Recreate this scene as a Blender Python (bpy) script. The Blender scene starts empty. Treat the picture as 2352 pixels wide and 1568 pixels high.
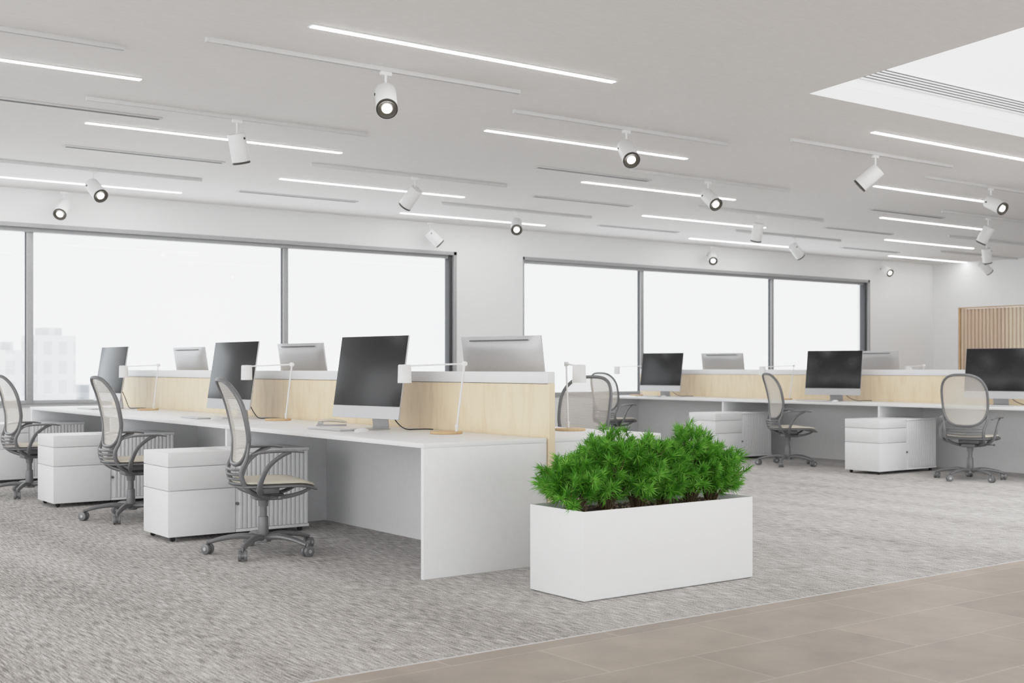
import bpy, bmesh, math, random
from mathutils import Vector, Matrix
random.seed(7)
S = bpy.context.scene
COL = S.collection
H = 3.39      # ceiling height
YW = 15.6     # window wall
XW = 22.8     # far side wall
DT = 0.765    # desk top height

# ------------------------------------------------------------------ materials
def new_mat(name):
    m = bpy.data.materials.new(name); m.use_nodes = True
    nt = m.node_tree; nt.nodes.clear()
    out = nt.nodes.new('ShaderNodeOutputMaterial')
    return m, nt, out
def N(nt, t, **kw):
    n = nt.nodes.new(t)
    for k, v in kw.items():
        if k in n.inputs: n.inputs[k].default_value = v
        else: setattr(n, k, v)
    return n
def coords(nt, scale=(1,1,1), kind='Object'):
    tc = N(nt, 'ShaderNodeTexCoord'); mp = N(nt, 'ShaderNodeMapping')
    mp.inputs['Scale'].default_value = scale
    nt.links.new(tc.outputs[kind], mp.inputs['Vector'])
    return mp.outputs['Vector']
def ramp(nt, fac, stops):
    r = N(nt, 'ShaderNodeValToRGB')
    el = r.color_ramp.elements
    while len(el) < len(stops): el.new(0.5)
    for e, (p, c) in zip(el, stops):
        e.position = p; e.color = (*c, 1)
    nt.links.new(fac, r.inputs['Fac'])
    return r.outputs['Color']
def simple(name, col, rough=0.5, metal=0.0, nscale=30, var=0.03, bump=0.0, spec=0.5, scale=(1,1,1)):
    m, nt, out = new_mat(name)
    b = N(nt, 'ShaderNodeBsdfPrincipled'); b.inputs['Roughness'].default_value = rough
    b.inputs['Metallic'].default_value = metal
    b.inputs['Specular IOR Level'].default_value = spec
    v = coords(nt, scale)
    n = N(nt, 'ShaderNodeTexNoise'); n.inputs['Scale'].default_value = nscale
    nt.links.new(v, n.inputs['Vector'])
    lo = tuple(max(0, c*(1-var)) for c in col); hi = tuple(min(1, c*(1+var)) for c in col)
    nt.links.new(ramp(nt, n.outputs['Fac'], [(0.3, lo), (0.7, hi)]), b.inputs['Base Color'])
    if bump:
        bp = N(nt, 'ShaderNodeBump'); bp.inputs['Strength'].default_value = bump
        bp.inputs['Distance'].default_value = 0.01
        nt.links.new(n.outputs['Fac'], bp.inputs['Height']); nt.links.new(bp.outputs['Normal'], b.inputs['Normal'])
    nt.links.new(b.outputs[0], out.inputs[0])
    return m
def emis(name, col, st):
    m, nt, out = new_mat(name)
    e = N(nt, 'ShaderNodeEmission'); e.inputs['Color'].default_value = (*col, 1); e.inputs['Strength'].default_value = st
    nt.links.new(e.outputs[0], out.inputs[0]); return m

M = {}
M['wall'] = simple('wall_paint', (.85,.85,.85), .8, nscale=60, var=.01, bump=.03)
M['ceil'] = simple('ceiling_plaster', (.82,.81,.803), .9, nscale=14, var=.02, bump=.06, scale=(1,4,1))
M['white'] = simple('white_laminate', (.86,.86,.865), .4, nscale=20, var=.01)
M['planter'] = simple('planter_lacquer', (.86,.86,.86), .35, nscale=10, var=.01)
M['cap'] = simple('white_metal_cap', (.84,.84,.85), .4, nscale=20, var=.01)
M['alu'] = simple('aluminium', (.52,.52,.53), .35, .3, nscale=60, var=.02)
M['chairgrey'] = simple('grey_polymer', (.20,.20,.205), .4, .3, nscale=40, var=.04)
M['frame'] = simple('window_aluminium', (.42,.42,.425), .45, .3, nscale=40, var=.04)
M['framed'] = simple('window_gasket', (.07,.07,.075), .5, .2, nscale=40, var=.04)
M['black'] = simple('black_plastic', (.015,.015,.015), .4, nscale=40, var=.1)
M['bezel'] = simple('dark_bronze_bezel', (.045,.04,.032), .4, nscale=40, var=.1)
M['screen'] = simple('screen_glass', (.012,.012,.013), .24, nscale=5, var=.1, spec=.45)
M['spot'] = simple('spot_white', (.84,.84,.84), .4, nscale=20, var=.01)
M['soil'] = simple('soil', (.07,.045,.03), .95, nscale=60, var=.5, bump=.8)
M['pebble'] = simple('pebbles', (.33,.25,.18), .8, nscale=15, var=.5)
M['stem'] = simple('bark', (.10,.07,.035), .9, nscale=60, var=.3)
M['cream'] = simple('cream_fabric', (.72,.67,.58), .85, nscale=400, var=.06, bump=.1)
M['slot'] = simple('vent_slot', (.13,.13,.13), .6, nscale=30, var=.1)
M['rail'] = simple('rail_white', (.66,.66,.66), .5, nscale=30, var=.02)
M['key'] = simple('white_keys', (.8,.8,.8), .5, nscale=30, var=.02)
M['strip'] = emis('led_strip', (1,.99,.97), 24)
M['lens'] = emis('led_lens', (1,.97,.92), 20)

def wood(name, c1, c2, sc=(1,1,1)):
    m, nt, out = new_mat(name)
    b = N(nt, 'ShaderNodeBsdfPrincipled'); b.inputs['Roughness'].default_value = .5
    v = coords(nt, sc)
    n = N(nt, 'ShaderNodeTexNoise'); n.inputs['Scale'].default_value = 1.6; n.inputs['Detail'].default_value = 8
    n.inputs['Distortion'].default_value = .5
    nt.links.new(v, n.inputs['Vector'])
    nt.links.new(ramp(nt, n.outputs['Fac'], [(.3, c2), (.5, c1), (.7, tuple(min(1,c*1.03) for c in c1))]), b.inputs['Base Color'])
    nt.links.new(b.outputs[0], out.inputs[0]); return m
M['wood'] = wood('birch_ply', (.85,.71,.51), (.78,.63,.43), (3,9,2))
M['woodbase'] = wood('birch_base', (.68,.49,.28), (.60,.42,.23), (5,30,5))

def carpet():
    m, nt, out = new_mat('carpet')
    b = N(nt, 'ShaderNodeBsdfPrincipled'); b.inputs['Roughness'].default_value = .95
    b.inputs['Specular IOR Level'].default_value = .1
    v1 = coords(nt, (130, 9, 1)); v2 = coords(nt, (240, 150, 1)); v3 = coords(nt, (2.2, .35, 1))
    ns = []
    for v, d in ((v1, 3), (v2, 2), (v3, 3)):
        n = N(nt, 'ShaderNodeTexNoise'); n.inputs['Scale'].default_value = 1; n.inputs['Detail'].default_value = d
        nt.links.new(v, n.inputs['Vector']); ns.append(n.outputs['Fac'])
    a = N(nt, 'ShaderNodeMath', operation='MULTIPLY_ADD'); a.inputs[1].default_value = .5
    c = N(nt, 'ShaderNodeMath', operation='MULTIPLY'); c.inputs[1].default_value = .5
    nt.links.new(ns[1], c.inputs[0]); nt.links.new(ns[0], a.inputs[0]); nt.links.new(c.outputs[0], a.inputs[2])
    d = N(nt, 'ShaderNodeMath', operation='MULTIPLY_ADD'); d.inputs[1].default_value = .14
    nt.links.new(ns[2], d.inputs[0]); nt.links.new(a.outputs[0], d.inputs[2])
    nt.links.new(ramp(nt, d.outputs[0], [(.45, (.19,.18,.17)), (.56, (.46,.44,.425)), (.66, (.76,.745,.73))]), b.inputs['Base Color'])
    bp = N(nt, 'ShaderNodeBump'); bp.inputs['Strength'].default_value = .3; bp.inputs['Distance'].default_value = .003
    nt.links.new(a.outputs[0], bp.inputs['Height']); nt.links.new(bp.outputs[0], b.inputs['Normal'])
    nt.links.new(b.outputs[0], out.inputs[0]); return m
M['carpet'] = carpet()
def tile():
    m, nt, out = new_mat('stone_tile')
    b = N(nt, 'ShaderNodeBsdfPrincipled'); b.inputs['Roughness'].default_value = .42
    v = coords(nt, (1, 1, 1))
    br = N(nt, 'ShaderNodeTexBrick'); br.offset = .5
    br.inputs['Scale'].default_value = 1; br.inputs['Brick Width'].default_value = .9; br.inputs['Row Height'].default_value = .45
    br.inputs['Mortar Size'].default_value = .004; br.inputs['Mortar Smooth'].default_value = .2
    br.inputs['Color1'].default_value = (.485,.415,.35,1); br.inputs['Color2'].default_value = (.425,.365,.305,1)
    br.inputs['Mortar'].default_value = (.60,.545,.485,1)
    nt.links.new(v, br.inputs['Vector'])
    n = N(nt, 'ShaderNodeTexNoise'); n.inputs['Scale'].default_value = 3; n.inputs['Detail'].default_value = 10
    n.inputs['Roughness'].default_value = .65
    nt.links.new(v, n.inputs['Vector'])
    c = ramp(nt, n.outputs['Fac'], [(.3, (.74,.735,.73)), (.7, (1.0,1.0,1.0))])
    mx = N(nt, 'ShaderNodeMixRGB', blend_type='MULTIPLY'); mx.inputs[0].default_value = 1
    nt.links.new(br.outputs['Color'], mx.inputs[1]); nt.links.new(c, mx.inputs[2])
    nt.links.new(mx.outputs[0], b.inputs['Base Color'])
    nt.links.new(b.outputs[0], out.inputs[0]); return m
M['tile'] = tile()
def chairmesh():
    m, nt, out = new_mat('chair_mesh_fabric')
    d = N(nt, 'ShaderNodeBsdfPrincipled'); d.inputs['Base Color'].default_value = (.68,.65,.60,1); d.inputs['Roughness'].default_value = .8
    tr = N(nt, 'ShaderNodeBsdfTransparent')
    v = coords(nt, (1, 1, 1))
    w = N(nt, 'ShaderNodeTexWave', bands_direction='Z'); w.inputs['Scale'].default_value = 34
    nt.links.new(v, w.inputs['Vector'])
    c = ramp(nt, w.outputs['Fac'], [(.15, (.45,)*3), (.55, (.82,)*3)])
    mx = N(nt, 'ShaderNodeMixShader')
    nt.links.new(c, mx.inputs[0]); nt.links.new(tr.outputs[0], mx.inputs[1]); nt.links.new(d.outputs[0], mx.inputs[2])
    nt.links.new(mx.outputs[0], out.inputs[0]); return m
M['mesh'] = chairmesh()
def glass():
    m, nt, out = new_mat('window_glass')
    g = N(nt, 'ShaderNodeBsdfGlossy'); g.inputs['Roughness'].default_value = .01
    t = N(nt, 'ShaderNodeBsdfTransparent'); t.inputs['Color'].default_value = (.975,.985,.99,1)
    f = N(nt, 'ShaderNodeLayerWeight'); f.inputs['Blend'].default_value = .5
    p = N(nt, 'ShaderNodeMath', operation='POWER'); p.inputs[1].default_value = 5
    q = N(nt, 'ShaderNodeMath', operation='MULTIPLY_ADD'); q.inputs[1].default_value = .9; q.inputs[2].default_value = .04
    nt.links.new(f.outputs['Facing'], p.inputs[0]); nt.links.new(p.outputs[0], q.inputs[0])
    mx = N(nt, 'ShaderNodeMixShader')
    nt.links.new(q.outputs[0], mx.inputs[0]); nt.links.new(t.outputs[0], mx.inputs[1]); nt.links.new(g.outputs[0], mx.inputs[2])
    nt.links.new(mx.outputs[0], out.inputs[0]); return m
M['glass'] = glass()
def leaf():
    m, nt, out = new_mat('needle_leaves')
    b = N(nt, 'ShaderNodeBsdfPrincipled'); b.inputs['Roughness'].default_value = .5
    v = coords(nt)
    n = N(nt, 'ShaderNodeTexNoise'); n.inputs['Scale'].default_value = 20; n.inputs['Detail'].default_value = 3
    nt.links.new(v, n.inputs['Vector'])
    c = ramp(nt, n.outputs['Fac'], [(.3, (.05,.21,.015)), (.5, (.15,.45,.04)), (.68, (.33,.66,.12))])
    nt.links.new(c, b.inputs['Base Color'])
    t = N(nt, 'ShaderNodeBsdfTranslucent'); nt.links.new(c, t.inputs['Color'])
    mx = N(nt, 'ShaderNodeMixShader'); mx.inputs[0].default_value = .4
    nt.links.new(b.outputs[0], mx.inputs[1]); nt.links.new(t.outputs[0], mx.inputs[2])
    nt.links.new(mx.outputs[0], out.inputs[0]); return m
M['leaf'] = leaf()
def ribbed():
    m, nt, out = new_mat('ribbed_wood_glass')
    b = N(nt, 'ShaderNodeBsdfPrincipled'); b.inputs['Roughness'].default_value = .35
    n = N(nt, 'ShaderNodeTexNoise'); n.inputs['Scale'].default_value = 1.0; n.inputs['Detail'].default_value = 0
    mp = coords(nt, (1, 1, .05)); nt.links.new(mp, n.inputs['Vector'])
    nt.links.new(ramp(nt, n.outputs['Fac'], [(.4, (.80,.68,.52)), (.52, (.70,.54,.41)), (.65, (.82,.71,.56))]), b.inputs['Base Color'])
    nt.links.new(b.outputs[0], out.inputs[0]); return m
M['ribbed'] = ribbed()
def facade():
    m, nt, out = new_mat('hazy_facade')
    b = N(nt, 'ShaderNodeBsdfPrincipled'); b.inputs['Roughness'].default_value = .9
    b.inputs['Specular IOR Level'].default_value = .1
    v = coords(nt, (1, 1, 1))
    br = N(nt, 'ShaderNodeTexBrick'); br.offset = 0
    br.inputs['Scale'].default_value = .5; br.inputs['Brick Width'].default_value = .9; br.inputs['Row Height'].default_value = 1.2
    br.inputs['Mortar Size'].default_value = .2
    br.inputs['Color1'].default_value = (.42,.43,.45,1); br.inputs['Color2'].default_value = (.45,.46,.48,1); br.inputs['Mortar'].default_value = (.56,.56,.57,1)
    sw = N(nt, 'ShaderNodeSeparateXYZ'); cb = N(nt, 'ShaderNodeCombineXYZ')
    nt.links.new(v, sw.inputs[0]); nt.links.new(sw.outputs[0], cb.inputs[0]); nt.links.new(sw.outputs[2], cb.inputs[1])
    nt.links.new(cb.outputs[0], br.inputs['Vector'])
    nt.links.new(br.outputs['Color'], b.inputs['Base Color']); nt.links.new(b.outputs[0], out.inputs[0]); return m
M['facade'] = facade()

# ------------------------------------------------------------------ mesh helpers
class B:
    def __init__(self): self.bm = bmesh.new()
    def box(self, x0, x1, y0, y1, z0, z1, bev=0.0, mi=0, seg=2):
        b2 = bmesh.new()
        bmesh.ops.create_cube(b2, size=1)
        for v in b2.verts:
            v.co = Vector(((x0+x1)/2+v.co.x*(x1-x0), (y0+y1)/2+v.co.y*(y1-y0), (z0+z1)/2+v.co.z*(z1-z0)))
        if bev: bmesh.ops.bevel(b2, geom=list(b2.edges), offset=bev, segments=seg, profile=.5, affect='EDGES')
        self.merge(b2, mi); return self
    def merge(self, b2, mi=0, mat=None):
        if mat is not None: b2.transform(mat)
        for f in b2.faces: f.material_index = mi
        me = bpy.data.meshes.new('t'); b2.to_mesh(me); b2.free()
        self.bm.from_mesh(me); bpy.data.meshes.remove(me)
    def cyl(self, p0, p1, r0, r1=None, n=20, mi=0, bev=0.0):
        p0, p1 = Vector(p0), Vector(p1); r1 = r0 if r1 is None else r1
        d = p1-p0; L = d.length
        b2 = bmesh.new()
        bmesh.ops.create_cone(b2, cap_ends=True, segments=n, radius1=r0, radius2=r1, depth=L)
        if bev:
            es = [e for e in b2.edges if abs(e.verts[0].co.z-e.verts[1].co.z) < 1e-5]
            bmesh.ops.bevel(b2, geom=es, offset=bev, segments=2, profile=.5, affect='EDGES')
        mt = Matrix.Translation((p0+p1)/2) @ d.to_track_quat('Z', 'Y').to_matrix().to_4x4()
        self.merge(b2, mi, mt); return self
    def sph(self, c, r, mi=0, sc=(1,1,1), n=14):
        b2 = bmesh.new(); bmesh.ops.create_uvsphere(b2, u_segments=n, v_segments=max(6, n//2), radius=r)
        self.merge(b2, mi, Matrix.Translation(c) @ Matrix.Diagonal((*sc, 1))); return self
    def tube(self, pts, rad, n=10, closed=False, mi=0, flat=None, sub=4):
        P = [Vector(p) for p in pts]; m = len(P)
        R = rad if isinstance(rad, (list, tuple)) else [rad]*m
        if sub > 1:
            Q, RR = [], []
            rng = m if closed else m-1
            for i in range(rng):
                a = P[(i-1) % m] if (closed or i > 0) else P[0]*2-P[1]
                b_, c = P[i], P[(i+1) % m]
                d = P[(i+2) % m] if (closed or i+2 < m) else P[-1]*2-P[-2]
                for k in range(sub):
                    t = k/sub
                    Q.append(.5*((2*b_)+(-a+c)*t+(2*a-5*b_+4*c-d)*t*t+(-a+3*b_-3*c+d)*t**3))
                    RR.append(R[i]*(1-t)+R[(i+1) % m]*t)
            if not closed: Q.append(P[-1]); RR.append(R[-1])
            P, R, m = Q, RR, len(Q)
        fx, fy = flat or (1, 1)
        bm = self.bm; rings = []; up = None
        for i in range(m):
            if closed: t = P[(i+1) % m]-P[i-1]
            else: t = P[min(i+1, m-1)]-P[max(i-1, 0)]
            t.normalize()
            if up is None:
                up = Vector((0, 1, 0)) if abs(t.y) < .9 else Vector((1, 0, 0))
            up = (up-t*up.dot(t)).normalized(); s = t.cross(up)
            rings.append([bm.verts.new(P[i]+(up*math.cos(2*math.pi*k/n)*fx+s*math.sin(2*math.pi*k/n)*fy)*R[i]) for k in range(n)])
        for i in range(m if closed else m-1):
            a, b_ = rings[i], rings[(i+1) % m]
            for k in range(n):
                f = bm.faces.new((a[k], a[(k+1) % n], b_[(k+1) % n], b_[k])); f.material_index = mi
        if not closed:
            bm.faces.new(rings[0][::-1]).material_index = mi; bm.faces.new(rings[-1]).material_index = mi
        return self
    def obj(self, name, mats, parent=None, loc=(0,0,0), rot=(0,0,0), smooth=True):
        bmesh.ops.recalc_face_normals(self.bm, faces=self.bm.faces)
        me = bpy.data.meshes.new(name); self.bm.to_mesh(me); self.bm.free()
        if not isinstance(mats, (list, tuple)): mats = [mats]
        for m in mats: me.materials.append(m)
        if smooth:
            me.polygons.foreach_set('use_smooth', [True]*len(me.polygons))
            me.set_sharp_from_angle(angle=math.radians(35))
        o = bpy.data.objects.new(name, me); COL.objects.link(o)
        o.location = loc; o.rotation_euler = rot
        if parent: o.parent = parent
        return o
def root(name, label, cat, loc=(0,0,0), rz=0, group=None):
    o = bpy.data.objects.new(name, None); COL.objects.link(o)
    o.empty_display_size = .1; o.location = loc; o.rotation_euler = (0, 0, rz)
    return tag(o, label, cat, group)
def tag(o, label, cat, group=None):
    o['label'] = label; o['category'] = cat
    if group: o['group'] = group
    return o
def struct(o, label, cat):
    o['kind'] = 'structure'; o['label'] = label; o['category'] = cat; return o
def clone(o, parent=None):
    c = o.copy(); COL.objects.link(c)
    if parent: c.parent = parent
    for ch in list(o.children): clone(ch, c)
    return c
def place(proto, loc, rz=None, label=None, group=None):
    c = clone(proto); c.location = loc
    if rz is not None: c.rotation_euler = (0, 0, rz)
    if label: c['label'] = label
    if group: c['group'] = group
    return c
def rad(a): return math.radians(a)

# ------------------------------------------------------------------ room
b = B(); b.box(-4, XW, 4.17, YW, -.1, 0); struct(b.obj('floor', M['carpet'], smooth=False), 'light grey streaked carpet floor', 'floor')
b = B(); b.box(-4, XW, -4, 4.165, -.1, 0.0); struct(b.obj('floor', M['tile'], smooth=False), 'beige stone tile floor', 'floor')
b = B(); b.box(-4, XW, 4.163, 4.172, -.01, .002); struct(b.obj('trim_1', M['rail'], smooth=False), 'thin metal strip between carpet and tiles', 'trim')
# ceiling with the opening
bm = bmesh.new()
def slab(poly, z0, z1):
    lo = [bm.verts.new((x, y, z0)) for x, y in poly]; hi = [bm.verts.new((x, y, z1)) for x, y in poly]
    n = len(poly); bm.faces.new(lo); bm.faces.new(hi[::-1])
    for i in range(n): bm.faces.new((lo[i], lo[(i+1) % n], hi[(i+1) % n], hi[i]))
A_, B_ = (7.75, 6.44), (6.9, 2.0)
slab([(-4,-4), (B_[0],-4), B_, A_, (A_[0],YW), (-4,YW)], H, H+.12)
slab([A_, (XW,6.44), (XW,YW), (A_[0],YW)], H, H+.12)
slab([(B_[0],-4), (XW,-4), (XW,2.0), B_], H, H+.12)
slab([(14.5,2.0), (XW,2.0), (XW,6.44), (14.5,6.44)], H, H+.12)
bb = B(); bb.bm.free(); bb.bm = bm
struct(bb.obj('ceiling', M['ceil'], smooth=False), 'pale grey plaster ceiling with an opening', 'ceiling')
b = B(); b.box(7.75, 14.5, 6.44, 6.5, H+.121, 5.4); b.box(6.9, 14.5, 1.94, 2.0, H+.121, 5.4); b.box(14.5, 14.56, 1.94, 6.5, H+.121, 5.4)
struct(b.obj('wall_lightwell', M['wall'], smooth=False), 'white upstand walls of the ceiling opening', 'wall')
ventb = B(); ventb.box(7.9, 14.4, 6.425, 6.44, 3.60, 3.74, .002)
for i in range(5): ventb.box(7.95, 14.35, 6.42, 6.427, 3.614+i*.024, 3.623+i*.024, mi=1)
tag(ventb.obj('air_vent', [M['spot'], M['slot']]), 'long white louvred linear vent inside ceiling opening', 'air vent')

WT = 2.97; SILL = .70
W1 = (.9, 10.5); W2 = (11.79, 20.64)
b = B(); y0, y1 = YW, YW+.3
b.box(-4, XW+.3, y0, y1, -.1, SILL); b.box(-4, XW+.3, y0, y1, WT, H+.12)
b.box(-4, W1[0], y0, y1, SILL, WT); b.box(W1[1], W2[0], y0, y1, SILL, WT); b.box(W2[1], XW+.3, y0, y1, SILL, WT)
struct(b.obj('wall_north', M['wall'], smooth=False), 'white wall with two long window openings', 'wall')
def window(name, x0, x1, mulls):
    f = B(); t = .055; ya, yb = YW+.10, YW+.17
    f.box(x0, x1, YW-.012, yb, WT-.05, WT, mi=0); f.box(x0, x1, YW-.012, yb, SILL, SILL+.03, mi=0)
    f.box(x0, x0+.02, YW-.012, yb, SILL, WT, mi=0); f.box(x1-.05, x1, YW-.012, yb, SILL, WT, mi=0)
    a0, a1, c0, c1 = x0+.02, x1-.05, SILL+.03, WT-.05
    f.box(a0, a1, ya-.04, yb, c1-.05, c1, .004, 0); f.box(a0, a1, ya, yb, c0, c0+t, .004, 0)
    f.box(a0, a0+t, ya, yb, c0, c1, .004, 0); f.box(a1-t, a1, ya-.06, yb, c0, c1, .004, 1)
    for m in mulls:
        f.box(m-.04, m+.04, ya-.01, yb, c0, c1, .004, 0)
        f.box(m-.048, m-.04, ya+.02, yb, c0, c1, 0, 1); f.box(m+.04, m+.048, ya+.02, yb, c0, c1, 0, 1)
    o = f.obj(name, [M['frame'], M['framed']]); struct(o, 'long aluminium framed window divided by mullions', 'window')
    g = B(); g.box(a0+t, a1-t, ya+.035, ya+.041, c0+t, c1-t)
    g.obj('window_pane', M['glass'], o, smooth=False)
window('window_1', *W1, (4.2, 7.67)); window('window_2', *W2, (14.46, 17.82))
# far side wall with ribbed door
b = B(); b.box(XW, XW+.3, -4, 12.2, -.1, H+.12); b.box(XW, XW+.3, 15.0, YW, -.1, H+.12); b.box(XW, XW+.3, 12.2, 15.0, 2.45, H+.12)
struct(b.obj('wall_east', M['wall'], smooth=False), 'plain white side wall', 'wall')
b = B()
b.box(XW+.02, XW+.10, 14.975, 15.0, 0, 2.45, .004); b.box(XW+.02, XW+.10, 12.2, 12.25, 0, 2.45, .004); b.box(XW+.02, XW+.10, 12.25, 14.975, 2.425, 2.45, .004)
do = struct(b.obj('door_1', M['woodbase']), 'wooden framed opening with ribbed panel', 'door')
b = B(); b.box(XW+.08, XW+.10, 12.25, 14.97, 0, 2.42)
y = 12.30
while y < 14.94:
    b.cyl((XW+.075, y, 0.01), (XW+.075, y, 2.42), .032, n=10); y += .085
b.obj('ribbed_panel', M['ribbed'], do)

# exterior
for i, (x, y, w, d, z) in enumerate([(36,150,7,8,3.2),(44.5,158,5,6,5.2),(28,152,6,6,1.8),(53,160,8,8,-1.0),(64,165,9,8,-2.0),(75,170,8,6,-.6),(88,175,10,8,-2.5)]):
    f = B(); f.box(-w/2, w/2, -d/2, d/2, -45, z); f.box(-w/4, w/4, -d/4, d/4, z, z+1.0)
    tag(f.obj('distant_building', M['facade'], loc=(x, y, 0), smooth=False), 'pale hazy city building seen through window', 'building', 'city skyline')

# ------------------------------------------------------------------ ceiling fittings
proto = None
LIGHTS = [(3.63,7.06),(.68,9.15),(3.44,11.05),(3.2,14.77),(6.52,9.2),(6.27,12.98),(9.25,11.07),(9.03,14.82),(9.47,7.12),(12.3,9.22),(12.0,13.0),(14.75,14.82),(14.95,11.1),(17.6,12.97),(20.2,14.8)]
for x, y in LIGHTS:
    if proto is None:
        f = B(); f.box(-.012, 2.592, -.036, .036, -.006, 0, .002)
        proto = f.obj('linear_ceiling_light', M['spot'], loc=(x, y, H)); tag(proto, 'glowing linear LED strip light set in ceiling', 'ceiling light', 'linear ceiling lights')
        g = B(); g.box(0, 2.58, -.026, .026, -.011, -.0055, .002); g.obj('diffuser', M['strip'], proto)
    else: place(proto, (x, y, H))
proto = None
for x, y in [(2.24,10.49),(3.62,12.34),(6.29,14.2),(8.15,10.55),(9.5,12.37),(12.27,14.3),(15.3,12.4),(14.05,10.6),(18.1,14.3)]:
    if proto is None:
        f = B(); f.box(0, 1.68, -.05, .05, -.012, 0, .003)
        for k in (-.025, .005): f.box(.02, 1.66, k, k+.018, -.0135, -.011, mi=1)
        proto = f.obj('air_vent', [M['rail'], M['slot']], loc=(x, y, H)); tag(proto, 'slim linear slot air diffuser in ceiling', 'air vent', 'slot diffusers')
    else: place(proto, (x, y, H))
proto = None
TR = [(3.2,7.73),(3.12,10.0),(.23,8.28),(6.2,8.33),(6.07,11.81),(2.95,13.56),(9.12,7.79),(9.1,10.05),(8.9,13.58),(12.14,8.4),(11.9,11.8),(14.45,13.5),(14.98,10.1),(17.9,11.95),(20.1,13.6)]
for x, y in TR:
    if proto is None:
        f = B()
        f.box(0, 2.6, -.018, -.010, -.032, 0, .001); f.box(0, 2.6, .010, .018, -.032, 0, .001); f.box(0, 2.6, -.010, .010, -.012, 0)
        f.box(-.004, 0, -.018, .018, -.032, 0); f.box(2.6, 2.604, -.018, .018, -.032, 0); f.box(0, .12, -.010, .010, -.031, -.012)
        proto = f.obj('lighting_track', M['rail'], loc=(x, y, H)); tag(proto, 'white metal lighting track fixed to ceiling', 'lighting track', 'lighting tracks')
    else: place(proto, (x, y, H))
F = Vector((math.cos(rad(53.44)), math.sin(rad(53.44)), 0)); R = Vector((F.y, -F.x, 0))
def spot(x, y, aim, label):
    r = root('track_spotlight', label, 'spotlight', (x, y, H-.03), group='track spotlights')
    a = (R*aim[0]-F*aim[1]-Vector((0,0,1))*aim[2]).normalized()
    f = B(); f.box(-.045, .045, -.014, .014, -.028, .0, .003); f.obj('track_adapter', M['spot'], r)
    f = B(); f.cyl((0,0,-.02), (0,0,-.14), .009, n=12); f.box(-.012, .012, -.02, .02, -.16, -.12, .003); f.obj('stem', M['spot'], r)
    q = (-a).to_track_quat('Z', 'Y').to_euler()
    f = B()
    f.cyl((0,0,-.20), (0,0,.045), .078, n=36, bev=.004)
    f.cyl((.065,0,.0), (.084,0,.0), .010, n=12, mi=1)
    hd = f.obj('lamp_housing', [M['spot'], M['black']], r, loc=(0,0,-.17), rot=q)
    f = B()
    bm2 = f.bm; n = 36; prof = [(.078,-.198),(.078,-.216),(.069,-.218),(.045,-.202),(.036,-.202)]
    rings = [[bm2.verts.new((rr*math.cos(2*math.pi*k/n), rr*math.sin(2*math.pi*k/n), z)) for k in range(n)] for rr, z in prof]
    for i in range(len(prof)-1):
        for k in range(n): bm2.faces.new((rings[i][k], rings[i][(k+1) % n], rings[i+1][(k+1) % n], rings[i+1][k]))
    f.obj('bezel', M['bezel'], hd)
    f = B(); f.cyl((0,0,-.207), (0,0,-.199), .037, n=28); f.obj('lens', M['lens'], hd)
    return r
on = 'white cylindrical track spotlight with lit lens'; off = 'white cylindrical track spotlight tilted away'
for x, y, a, l in [
    (4.58,7.73,(.12,.75,.66),on),(4.42,10.0,(.12,-.25,.9),off),(7.48,8.33,(.15,.75,.62),on),(7.38,11.81,(-.55,-.35,.7),off),
    (4.3,13.56,(.6,.55,.6),on),(4.52,15.38,(.03,.75,.6),on),(10.4,7.79,(-.7,-.25,.65),off),(10.3,10.05,(.3,.7,.55),on),
    (10.15,13.58,(0,.85,.5),on),(13.45,8.4,(.35,.75,.45),on),(13.1,11.8,(-.1,-.3,.9),off),(15.85,13.5,(.6,-.3,.7),off),
    (9.88,15.38,(.65,-.2,.65),off),(15.85,15.38,(0,.8,.5),on),(20.8,15.38,(.35,.7,.4),on),(16.1,10.1,(-.35,-.3,.8),off),
    (19.0,11.95,(.2,-.3,.9),off),(21.5,13.6,(.7,-.2,.65),off)]:
    spot(x, y, a, l)

# ------------------------------------------------------------------ desks
def desk(xf, y0, y1, sgn, endp, label, group):
    """xf front edge; sgn=+1 user sits on low-x side, -1 on the high-x side."""
    L = y1-y0
    r = root('desk', label, 'desk', (xf, (y0+y1)/2, 0), 0 if sgn > 0 else math.pi, group)
    a, c = -L/2, L/2
    f = B(); f.box(0, .88, a+.001, c-.001, DT-.028, DT, .003); f.obj('desktop', M['white'], r)
    f = B(); f.box(.84, .865, a+.03, c-.03, .0, DT-.028); f.obj('modesty_panel', M['white'], r)
    ends = []
    if sgn > 0:
        ends.append(c-.03)
        if endp: ends.append(a+.002)
    else:
        ends.append(a+.002)
        if endp: ends.append(c-.03)
    for i, e in enumerate(ends):
        f = B(); f.box(.012 if i == 0 else 0, .84 if i == 0 else .88, e, e+.028, 0, DT-.028, .002); f.obj('end_panel', M['white'], r)
    return r
def row(xf, ys, g, endp=True):
    for i in range(len(ys)-1):
        desk(xf, ys[i], ys[i+1], 1, endp and i == 0, 'long white laminate desk with panel legs', g)
        desk(xf+1.82, ys[i], ys[i+1], -1, endp and i == 0, 'long white laminate desk with panel legs', g)
    r = root('desk_divider', 'birch plywood desk divider with white top rail', 'divider', (xf+.91, ys[0], 0), group='desk dividers')
    L = ys[-1]-ys[0]
    f = B(); f.box(-.022, .022, -.012, L, 0, 1.095, .002); f.obj('divider_panel', M['wood'], r)
    f = B(); f.box(-.027, .027, -.005, L, 1.0955, 1.165, .003); f.box(-.022,.022,0.,L,1.09,1.1); f.obj('top_rail', M['cap'], r)
R1 = [5.78, 8.545, 11.14, 13.72]
R2 = [6.1, 8.93, 11.42, 13.98]
row(3.67, R1, 'desk cluster near planter', True)
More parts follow.
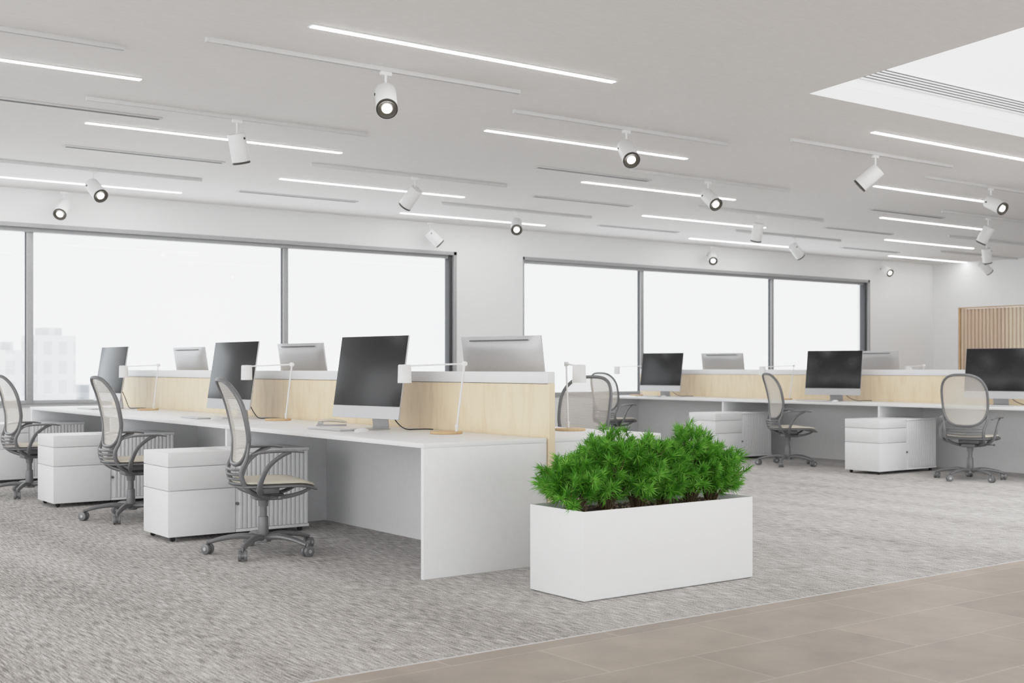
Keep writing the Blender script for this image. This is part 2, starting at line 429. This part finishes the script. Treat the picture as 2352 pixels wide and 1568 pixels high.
row(11.95, R2, 'desk cluster near side wall', True)

# storage units
def storage(loc):
    r = root('storage_cabinet', 'low white storage cabinet with drawers and ribbed door', 'cabinet', loc, group='storage cabinets')
    L, D, Z0, Z1 = 1.06, .47, .035, .61
    f = B(); f.box(.49, L, .018, D, Z0, Z1, .002); f.box(.02, .49, .02, D-.02, Z0+.01, Z1-.01); f.box(.49, L, 0, .018, Z1-.02, Z1, .001); f.box(.49, L, 0, .018, Z0, Z0+.02, .001)
    f.obj('body', M['white'], r)
    for z0, z1 in ((.514, Z1), (.352, .509), (Z0, .347)):
        f = B(); f.box(0, .486, 0, D, z0, z1, .0025); f.obj('drawer', M['white'], r)
    f = B(); x = .515
    f.box(.492, L-.004, .012, .017, Z0+.022, Z1-.022)
    while x < L-.03:
        f.box(x, x+.026, .001, .013, Z0+.022, Z1-.022, .004); x += .034
    f.obj('ribbed_door', M['white'], r)
    f = B(); f.cyl((.503, .012, .235), (.503, -.006, .235), .011, n=16, bev=.002); f.obj('lock', M['chairgrey'], r)
    for cx in (.05, L-.05):
        for cy in (.05, D-.05):
            f = B(); f.cyl((cx, cy-.010, .018), (cx, cy+.010, .018), .018, n=16); f.box(cx-.008, cx+.008, cy-.013, cy+.013, .018, .035); f.obj('caster', M['black'], r)
    return r
st = storage((3.05, 8.03, 0))
for p in [(3.03, 10.61, 0), (3.03, 13.18, 0), (11.3, 8.41, 0), (11.3, 10.9, 0)]: place(st, p)

# ------------------------------------------------------------------ chair
def chair(loc, rz):
    r = root('office_chair', 'grey framed office chair with cream mesh back', 'chair', loc, rz, 'office chairs')
    zc, bb_, nn = .845, .27, 3.0
    def prof(z):
        pts = [(.40,-.12),(.46,-.175),(.54,-.195),(.62,-.175),(.75,-.175),(.90,-.205),(1.0,-.235),(1.12,-.285)]
        for (a, xa), (c, xc) in zip(pts, pts[1:]):
            if z <= c or c == 1.12:
                t = (z-a)/(c-a); return xa+(xc-xa)*t
    def sm(z): return (prof(z-.03)+prof(z)+prof(z+.03))/3 if z > .44 else prof(z)
    def hw(z):
        t = min(1, max(0, (z-(zc-bb_))/(2*bb_)))
        return .212+.028*math.sin(math.pi*(.1+.6*t))
    def P(y, z): return Vector((sm(z)+.6*y*y, y, z))
    loop = []
    n = 40
    for k in range(n):
        th = 2*math.pi*k/n
        c, s = math.cos(th), math.sin(th)
        z = zc+bb_*math.copysign(abs(s)**(2/nn), s)
        y = hw(z)*math.copysign(abs(c)**(2/nn), c)
        loop.append(P(y, z))
    f = B(); f.tube(loop, .0135, n=8, closed=True, flat=(1, 1.2), sub=2)
    for s in (-1, 1):
        f.tube([(sm(.72)+.03, s*.236, .72), (sm(.62)+.022, s*.222, .62), (-.185, s*.205, .54), (-.168, s*.198, .465), (-.11, s*.18, .405), (0, s*.10, .365), (.10, s*.08, .36)], [.006,.013,.015,.016,.016,.016,.016], n=10)
    f.obj('backrest_frame', M['chairgrey'], r)
    f = B(); rows, cols = 34, 12; g = []
    for i in range(rows+1):
        z = zc-bb_+2*bb_*(i+.02)/(rows+.04)
        w = hw(z)*max(0, 1-abs((z-zc)/bb_)**nn)**(1/nn)
        g.append([f.bm.verts.new(P(w*(2*j/cols-1), z)) for j in range(cols+1)])
    for i in range(rows):
        for j in range(cols): f.bm.faces.new((g[i][j], g[i][j+1], g[i+1][j+1], g[i+1][j]))
    f.obj('backrest_mesh', M['mesh'], r)
    for z in (.552, .522, .492, .462):
        f = B(); x0 = sm(z)
        f.tube([(x0+.012, -.202, z), (x0-.022, -.10, z-.004), (x0-.03, 0, z-.006), (x0-.022, .10, z-.004), (x0+.012, .202, z)], .0085, n=8, flat=(1.3, 1)); f.obj('lumbar_slat', M['chairgrey'], r)
    def seatmesh(a, bw, z0, th, name, mat):
        f = B(); rr, cc = 14, 24; top, bot = [], []
        for lst, zz in ((top, z0+th), (bot, z0)):
            for i in range(1, rr+1):
                ring = []
                for k in range(cc):
                    ang = 2*math.pi*k/cc
                    c, s = math.cos(ang), math.sin(ang); q = i/rr
                    x = .06+a*q*math.copysign(abs(c)**.55, c); y = bw*q*math.copysign(abs(s)**.55, s)
                    z = zz-(.0 if x < .16 else (x-.16)**2*1.4)+.10*y*y+(.02*max(0, -x-.08) )
                    if i == rr: z += (-.008 if lst is top else .006)
                    ring.append(f.bm.verts.new((x, y, z)))
                lst.append(ring)
            c0 = f.bm.verts.new((.06, 0, zz))
            for k in range(cc): f.bm.faces.new((c0, lst[0][k], lst[0][(k+1) % cc]))
            for i in range(rr-1):
                for k in range(cc): f.bm.faces.new((lst[i][k], lst[i+1][k], lst[i+1][(k+1) % cc], lst[i][(k+1) % cc]))
        for k in range(cc): f.bm.faces.new((top[-1][k], bot[-1][k], bot[-1][(k+1) % cc], top[-1][(k+1) % cc]))
        return f.obj(name, mat, r)
    seatmesh(.25, .245, .452, .022, 'seat_cushion', M['cream'])
    seatmesh(.268, .262, .430, .021, 'seat_frame', M['chairgrey'])
    f = B()
    for s in (-1, 1):
        f.tube([(.0, s*.09, .362), (.12, s*.12, .368), (.22, s*.15, .395), (.275, s*.16, .43)], [.014,.014,.012,.01], n=8)
    f.box(-.07, .12, -.075, .075, .345, .385, .012); f.box(-.05, .08, -.11, .11, .385, .432, .01)
    f.cyl((.05, -.07, .37), (.05, -.23, .375), .006, n=8); f.sph((.05,-.235,.375), .012)
    f.obj('seat_mechanism', M['chairgrey'], r)
    for s in (-1, 1):
        f = B()
        f.tube([(-.06, s*.20, .40), (-.085, s*.265, .435), (-.075, s*.288, .50), (-.03, s*.292, .58), (.05, s*.285, .64), (.11, s*.28, .662)], [.015,.018,.017,.015,.013,.010], n=10, flat=(.8, 1.3))
        f.tube([(-.13, s*.270, .648), (-.08, s*.274, .662), (0, s*.278, .668), (.12, s*.278, .668), (.19, s*.272, .658)], [.012,.020,.023,.023,.014], n=12, flat=(1.2, .45))
        f.obj('armrest', M['chairgrey'], r)
    f = B(); f.cyl((0,0,.075), (0,0,.235), .036, .031, n=24, bev=.003); f.cyl((0,0,.235), (0,0,.35), .023, n=20); f.cyl((0,0,.30), (0,0,.35), .030, .036, n=20)
    f.obj('gas_column', M['chairgrey'], r)
    f = B(); f.cyl((0,0,.072), (0,0,.115), .052, .042, n=24, bev=.006)
    for k in range(5):
        a = rad(72*k+20); c, s = math.cos(a), math.sin(a)
        f.tube([(.03*c,.03*s,.100), (.13*c,.13*s,.112), (.25*c,.25*s,.099), (.345*c,.345*s,.074)], [.026,.024,.020,.016], n=10, flat=(1, .8))
    f.obj('star_base', M['chairgrey'], r)
    for k in range(5):
        a = rad(72*k+20); c, s = math.cos(a), math.sin(a)
        cx, cy = .35*c, .35*s; t = Vector((-s, c, 0)); t.rotate(Matrix.Rotation(.5+k, 3, 'Z'))
        f = B(); C = Vector((cx, cy, .034))
        for q in (-1, 1): f.cyl(C+t*q*.008, C+t*q*.028, .034, n=22, bev=.004, mi=0)
        f.cyl(C-t*.008, C+t*.008, .025, n=16); f.cyl(C-t*.030, C+t*.030, .012, n=12, mi=1)
        f.cyl(C+Vector((0,0,.01)), C+Vector((0,0,.05)), .009, n=10)
        f.obj('caster', [M['chairgrey'], M['alu']], r)
    return r
ch = chair((3.385, 7.25, 0), rad(-12))
for (x, y), a in [((3.31,9.51),-2), ((3.16,11.83),2), ((6.17,7.50),198), ((11.62,7.5),14), ((11.56,9.94),-28), ((11.5,13.1),8)]:
    place(ch, (x, y, 0), rad(a))

# ------------------------------------------------------------------ monitors (screen faces local -x)
def monitor(loc, rz):
    r = root('desktop_computer', 'slim aluminium all-in-one computer with dark screen', 'computer', loc, rz, 'desktop computers')
    W, Hh = .735, .57; tilt = rad(9)
    piv = (0, 0, .36)
    hs = B(); bm = hs.bm
    ny, nz = 16, 12; fr, bk = [], []
    for i in range(nz+1):
        fr.append([]); bk.append([])
        for j in range(ny+1):
            y = -W/2+W*j/ny; z = -Hh/2+Hh*i/nz
            e = max(0, (1-(2*y/W)**4))*max(0, (1-(2*z/Hh)**4))
            fr[i].append(bm.verts.new((-.004, y, z))); bk[i].append(bm.verts.new((.008+.034*math.sqrt(e), y, z)))
    for i in range(nz):
        for j in range(ny):
            bm.faces.new((fr[i][j], fr[i+1][j], fr[i+1][j+1], fr[i][j+1])); bm.faces.new((bk[i][j], bk[i][j+1], bk[i+1][j+1], bk[i+1][j]))
    for j in range(ny):
        bm.faces.new((fr[0][j], fr[0][j+1], bk[0][j+1], bk[0][j])); bm.faces.new((fr[nz][j], bk[nz][j], bk[nz][j+1], fr[nz][j+1]))
    for i in range(nz):
        bm.faces.new((fr[i][0], bk[i][0], bk[i+1][0], fr[i+1][0])); bm.faces.new((fr[i][ny], fr[i+1][ny], bk[i+1][ny], bk[i][ny]))
    hs.box(.026, .034, -W/2+.10, W/2-.10, Hh/2-.028, Hh/2-.022, mi=1)
    h = hs.obj('housing', [M['alu'], M['slot']], r, loc=piv, rot=(0, tilt, 0))
    chin = .085
    f = B(); f.box(-.008, -.004, -W/2+.002, W/2-.002, -Hh/2+chin, Hh/2-.002, .0015)
    f.obj('screen', M['screen'], h)
    f = B()
    f.box(-.09, .10, -.10, .10, .0, .007, .003)
    a = [(.095,.003),(.102,.02),(.083,.16),(.06,.28)]
    for (x0, z0), (x1, z1) in zip(a, a[1:]):
        q = [f.bm.verts.new(v) for v in ((x0,-.085,z0),(x0,.085,z0),(x1,.085,z1),(x1,-.085,z1),(x0-.008,-.085,z0),(x0-.008,.085,z0),(x1-.008,.085,z1),(x1-.008,-.085,z1))]
        for ix in ((0,1,2,3),(4,7,6,5),(0,4,5,1),(1,5,6,2),(2,6,7,3),(3,7,4,0)): f.bm.faces.new([q[i] for i in ix])
    f.box(.025, .066, -.06, .06, .26, .30, .004)
    f.obj('stand', M['alu'], r)
    f = B(); f.tube([(.05,-.02,.27),(.11,-.05,.16),(.12,-.14,.055),(.10,-.26,.010),(.14,-.33,.008),(.20,-.36,.008),(.21,-.42,.008)], .004, n=6); f.obj('power_cable', M['black'], r)
    return r
mo = monitor((4.21, 7.32, DT), rad(8))
MON = [((4.21,9.62),5), ((4.21,12.7),2),
       ((12.5,13.15),10), ((12.5,10.0),16), ((12.5,7.72),12)]
for (x, y), a in MON: place(mo, (x, y, DT), rad(a))
for (x, y), a in [((4.98,6.80),192), ((4.98,9.82),186), ((4.98,12.4),184), ((13.3,12.66),190), ((13.3,10.0),190)]:
    place(mo, (x, y, DT), rad(a), 'slim aluminium all-in-one computer seen from behind')

# keyboards / mice
def keyboard(loc, rz):
    r = root('keyboard', 'thin white computer keyboard on desk', 'keyboard', loc, rz, 'keyboards')
    f = B(); f.box(-.057, .057, -.215, .215, 0, .009, .003); f.obj('keyboard_body', M['alu'], r)
    f = B()
    for i in range(5):
        for j in range(15):
            if i == 0 and 4 <= j <= 9: continue
            f.box(-.05+i*.0205, -.05+i*.0205+.017, -.208+j*.028, -.208+j*.028+.024, .0088, .0115)
    f.box(-.05, -.033, -.208+4*.028, -.208+9*.028+.024, .0088, .0115)
    f.obj('key_set', M['key'], r, smooth=False); return r
kb = keyboard((3.96, 7.42, DT), rad(3))
for x, y, a in [(3.96,9.8,-3), (3.96,12.6,2), (12.2,13.1,5), (12.2,10.1,-4), (12.2,7.6,4), (5.24,6.9,0)]: place(kb, (x, y, DT), rad(a))
f = B(); b2 = bmesh.new(); bmesh.ops.create_uvsphere(b2, u_segments=20, v_segments=12, radius=1)
for v in b2.verts:
    v.co = Vector((v.co.x*.057, v.co.y*.03*(1-.12*v.co.x), max(-.0, v.co.z)*.028))
f.merge(b2)
ms = f.obj('computer_mouse', M['key'], loc=(4.0, 7.06, DT)); tag(ms, 'smooth white computer mouse beside keyboard', 'mouse', 'computer mice')
for x, y in [(3.99,9.42),(3.99,12.25),(12.22,12.8),(12.22,9.75)]: place(ms, (x, y, DT))
r = root('stapler', 'cream stapler lying on desk near screen', 'stapler', (4.24, 7.93, DT), rad(-30))
f = B(); f.box(-.11, .11, -.022, .022, 0, .012, .004); f.box(-.10,-.06,-.018,.018,.012,.03,.004); f.obj('stapler_base', M['alu'], r)
f = B(); f.tube([(-.095,0,.034),(-.02,0,.042),(.06,0,.036),(.11,0,.026)], [.014,.019,.018,.012], n=10, flat=(1,.6)); f.obj('stapler_arm', M['cream'], r)

# desk lamps (arm reaches toward local +x)
def lamp(loc, rz):
    r = root('desk_lamp', 'white jointed desk lamp with round wooden base', 'desk lamp', loc, rz, 'desk lamps')
    f = B(); f.cyl((0,0,0), (0,0,.016), .105, n=40, bev=.004); f.obj('lamp_base', M['woodbase'], r)
    f = B(); f.cyl((-.075,0,.014), (-.075,0,.05), .010, n=14); f.tube([(-.075,0,.04), (-.13,0,.45)], .0065, n=10, sub=1)
    f.sph((-.075,0,.05), .012); f.obj('lamp_post', M['spot'], r)
    f = B(); f.cyl((-.13,-.014,.45), (-.13,.014,.45), .016, n=18, bev=.002); f.tube([(-.13,0,.45), (.30,0,.435)], .006, n=10, sub=1); f.cyl((.30,-.012,.435), (.30,.012,.435), .011, n=14); f.obj('lamp_arm', M['spot'], r)
    f = B(); n = 32; prof = [(.0,.045),(.038,.045),(.043,.038),(.046,-.075),(.042,-.075),(.039,.03),(.0,.034)]
    rings = [[f.bm.verts.new((.30+max(rr,.0005)*math.cos(2*math.pi*k/n), max(rr,.0005)*math.sin(2*math.pi*k/n), .40+z)) for k in range(n)] for rr, z in prof]
    for i in range(len(prof)-1):
        for k in range(n): f.bm.faces.new((rings[i][k], rings[i][(k+1) % n], rings[i+1][(k+1) % n], rings[i+1][k]))
    f.obj('lamp_shade', M['spot'], r)
    return r
la = lamp((4.33, 6.55, DT), rad(121))
for x, y, a in [(4.33,9.0,121),(4.33,11.95,121),(5.22,6.38,242),(5.0,9.0,60),(5.0,11.5,60),(12.55,10.85,150),(12.55,13.75,150),(13.3,9.3,60)]:
    place(la, (x, y, DT), rad(a))

# ------------------------------------------------------------------ planter
px0, px1, py0, py1, pz = 3.965, 5.21, 4.735, 5.185, .46
r = root('planter_box', 'glossy white rectangular planter box on carpet', 'planter', ((px0+px1)/2, (py0+py1)/2, 0))
hx, hy = (px1-px0)/2, (py1-py0)/2; t = .03
f = B(); f.box(-hx, hx, -hy, hy, 0.006, pz, .003)
bmx = f.bm; bmx.faces.ensure_lookup_table()
top = max(bmx.faces, key=lambda q: q.calc_center_median().z*10+q.calc_area())
bmesh.ops.inset_region(bmx, faces=[top], thickness=t); bmesh.ops.translate(bmx, verts=top.verts, vec=(0, 0, -.06))
f.box(-hx+.02, hx-.02, -hy+.02, hy-.02, 0, .008)
f.obj('planter_body', M['planter'], r)
f = B(); nx, ny = 60, 22; g = []
for i in range(nx+1):
    g.append([f.bm.verts.new((-hx+t+.002+(2*(hx-t)-.004)*i/nx, -hy+t+.002+(2*(hy-t)-.004)*j/ny, pz-.035+random.uniform(-.006,.006))) for j in range(ny+1)])
for i in range(nx):
    for j in range(ny): f.bm.faces.new((g[i][j], g[i+1][j], g[i+1][j+1], g[i][j+1]))
so = f.obj('soil', M['soil'], r)
f = B()
for i in range(240):
    b2 = bmesh.new(); s = random.uniform(.005,.013); bmesh.ops.create_icosphere(b2, subdivisions=1, radius=s)
    f.merge(b2, 0, Matrix.Translation((random.uniform(-hx+.05,hx-.05), random.uniform(-hy+.05,hy-.05), pz-.03)) @ Matrix.Diagonal((1, random.uniform(.6,1), .7, 1)))
pb = f.obj('pebbles', M['pebble'], r); pb['kind'] = 'stuff'

def shrub(loc, h, rx, ry, seed, tufts):
    rn = random.Random(seed)
    r = root('shrub', 'bright green needle-leaved shrub growing in white planter', 'plant', loc, group='planter shrubs')
    V, Fc = [], []; st = B()
    def tuft(c, ax, ln):
        ax = ax.normalized(); u = ax.orthogonal().normalized(); w = ax.cross(u)
        for k in range(40):
            ph = rn.uniform(0, 6.283); el = rn.uniform(.15, 1.45)
            d = (ax*math.cos(el)+(u*math.cos(ph)+w*math.sin(ph))*math.sin(el)).normalized()
            l = ln*rn.uniform(.7, 1.1); s = d.cross(ax); s = (s.normalized() if s.length > .01 else u)*.0025
            base = c-ax*rn.uniform(0, .04)
            i = len(V); mid = base+d*l*.5
            V.extend([tuple(base-s*.5), tuple(base+s*.5), tuple(mid+s), tuple(base+d*l+Vector((0,0,-.004))), tuple(mid-s)])
            Fc.append((i, i+1, i+2, i+3, i+4))
    # tufts spread through a lumpy dome; each one sits at the end of its own twig
    nb = 22; limbs = []
    for q in range(nb):
        ph = q*2.4+rn.uniform(-.3,.3); spread = math.sqrt((q+.5)/nb)
        zz = max(0, 1-spread**2.4)**.6
        tip = Vector((rx*spread*math.cos(ph), ry*spread*math.sin(ph), .07+(h-.07)*zz*rn.uniform(.84,1.04)))*.84
        limbs.append(tip)
        midp = Vector((tip.x*.5, tip.y*.5, tip.z*.42+.02))
        st.tube([(tip.x*.1, tip.y*.1, -.03), tuple(midp), tuple(tip*.95)], [.006,.005,.003], n=5, sub=3)
    for k in range(tufts):
        q = k % nb; tip = limbs[q]
        tt = rn.uniform(.42, 1.08)
        c = Vector((tip.x*.1, tip.y*.1, 0)).lerp(tip, tt)
        c.z = max(c.z, .035)
        o = Vector((rn.gauss(0,1), rn.gauss(0,1), rn.gauss(.0,.8))).normalized()
        out = Vector((tip.x, tip.y, tip.z*.4)).normalized()
        dd = (o*.8+out*.8+Vector((0,0,.55))).normalized()
        e = c+dd*rn.uniform(.02,.10)
        if e.z < .04: e.z = rn.uniform(.04, .08)
        st.tube([tuple(c), tuple(e)], [.002,.0015], n=3, sub=1)
        tuft(e, dd, rn.uniform(.048,.075))
    st.obj('branches', M['stem'], r)
    me = bpy.data.meshes.new('foliage'); me.from_pydata(V, [], Fc); me.materials.append(M['leaf'])
    o = bpy.data.objects.new('foliage', me); COL.objects.link(o); o.parent = r; o['kind'] = 'stuff'
yc = (py0+py1)/2
for i, (x, dy, h, rx, ry) in enumerate([(4.10,.02,.27,.19,.20),(4.32,.02,.43,.18,.20),(4.53,-.01,.41,.18,.20),(4.74,.02,.33,.14,.18),(4.94,.01,.45,.18,.20),(5.10,-.0,.33,.17,.19)]):
    shrub((x, yc+dy, pz-.035), h, rx, ry, 11+i, 240)

# ------------------------------------------------------------------ world, camera
w = bpy.data.worlds.new('overcast'); S.world = w; w.use_nodes = True
nt = w.node_tree; bg = nt.nodes['Background']; bg.inputs['Strength'].default_value = 2.9
tc = N(nt, 'ShaderNodeTexCoord'); n = N(nt, 'ShaderNodeTexNoise'); n.inputs['Scale'].default_value = 2.2; n.inputs['Detail'].default_value = 4
nt.links.new(tc.outputs['Generated'], n.inputs['Vector'])
nt.links.new(ramp(nt, n.outputs['Fac'], [(.35, (.76,.79,.82)), (.65, (1,1,1))]), bg.inputs['Color'])
vs = S.view_settings
vs.view_transform = 'Standard'; vs.look = 'None'
# soft highlight shoulder so bright whites keep their tone
vs.use_curve_mapping = True
cm = vs.curve_mapping
cm.use_clip = False
cm.clip_max_x = 12.0; cm.clip_max_y = 12.0
cv = cm.curves[3]
cv.points[0].location = (0, 0); cv.points[1].location = (12, 1.0)
for p in [(.3,.3),(.55,.54),(.8,.70),(1.1,.79),(1.8,.87),(3.2,.93),(7,.985)]: cv.points.new(*p)
for p in cv.points: p.handle_type = 'AUTO_CLAMPED'
cm.update()
cd = bpy.data.cameras.new('camera'); cam = bpy.data.objects.new('camera', cd); COL.objects.link(cam)
cd.sensor_width = 36; cd.lens = 2799/2352*36; cd.shift_y = 60/2352
cam.location = (0, 0, 1.19); cam.rotation_euler = (math.pi/2, 0, rad(-36.56))
cd.dof.use_dof = True; cd.dof.focus_distance = 7.6; cd.dof.aperture_fstop = 3.2
cd.clip_end = 500
S.camera = cam
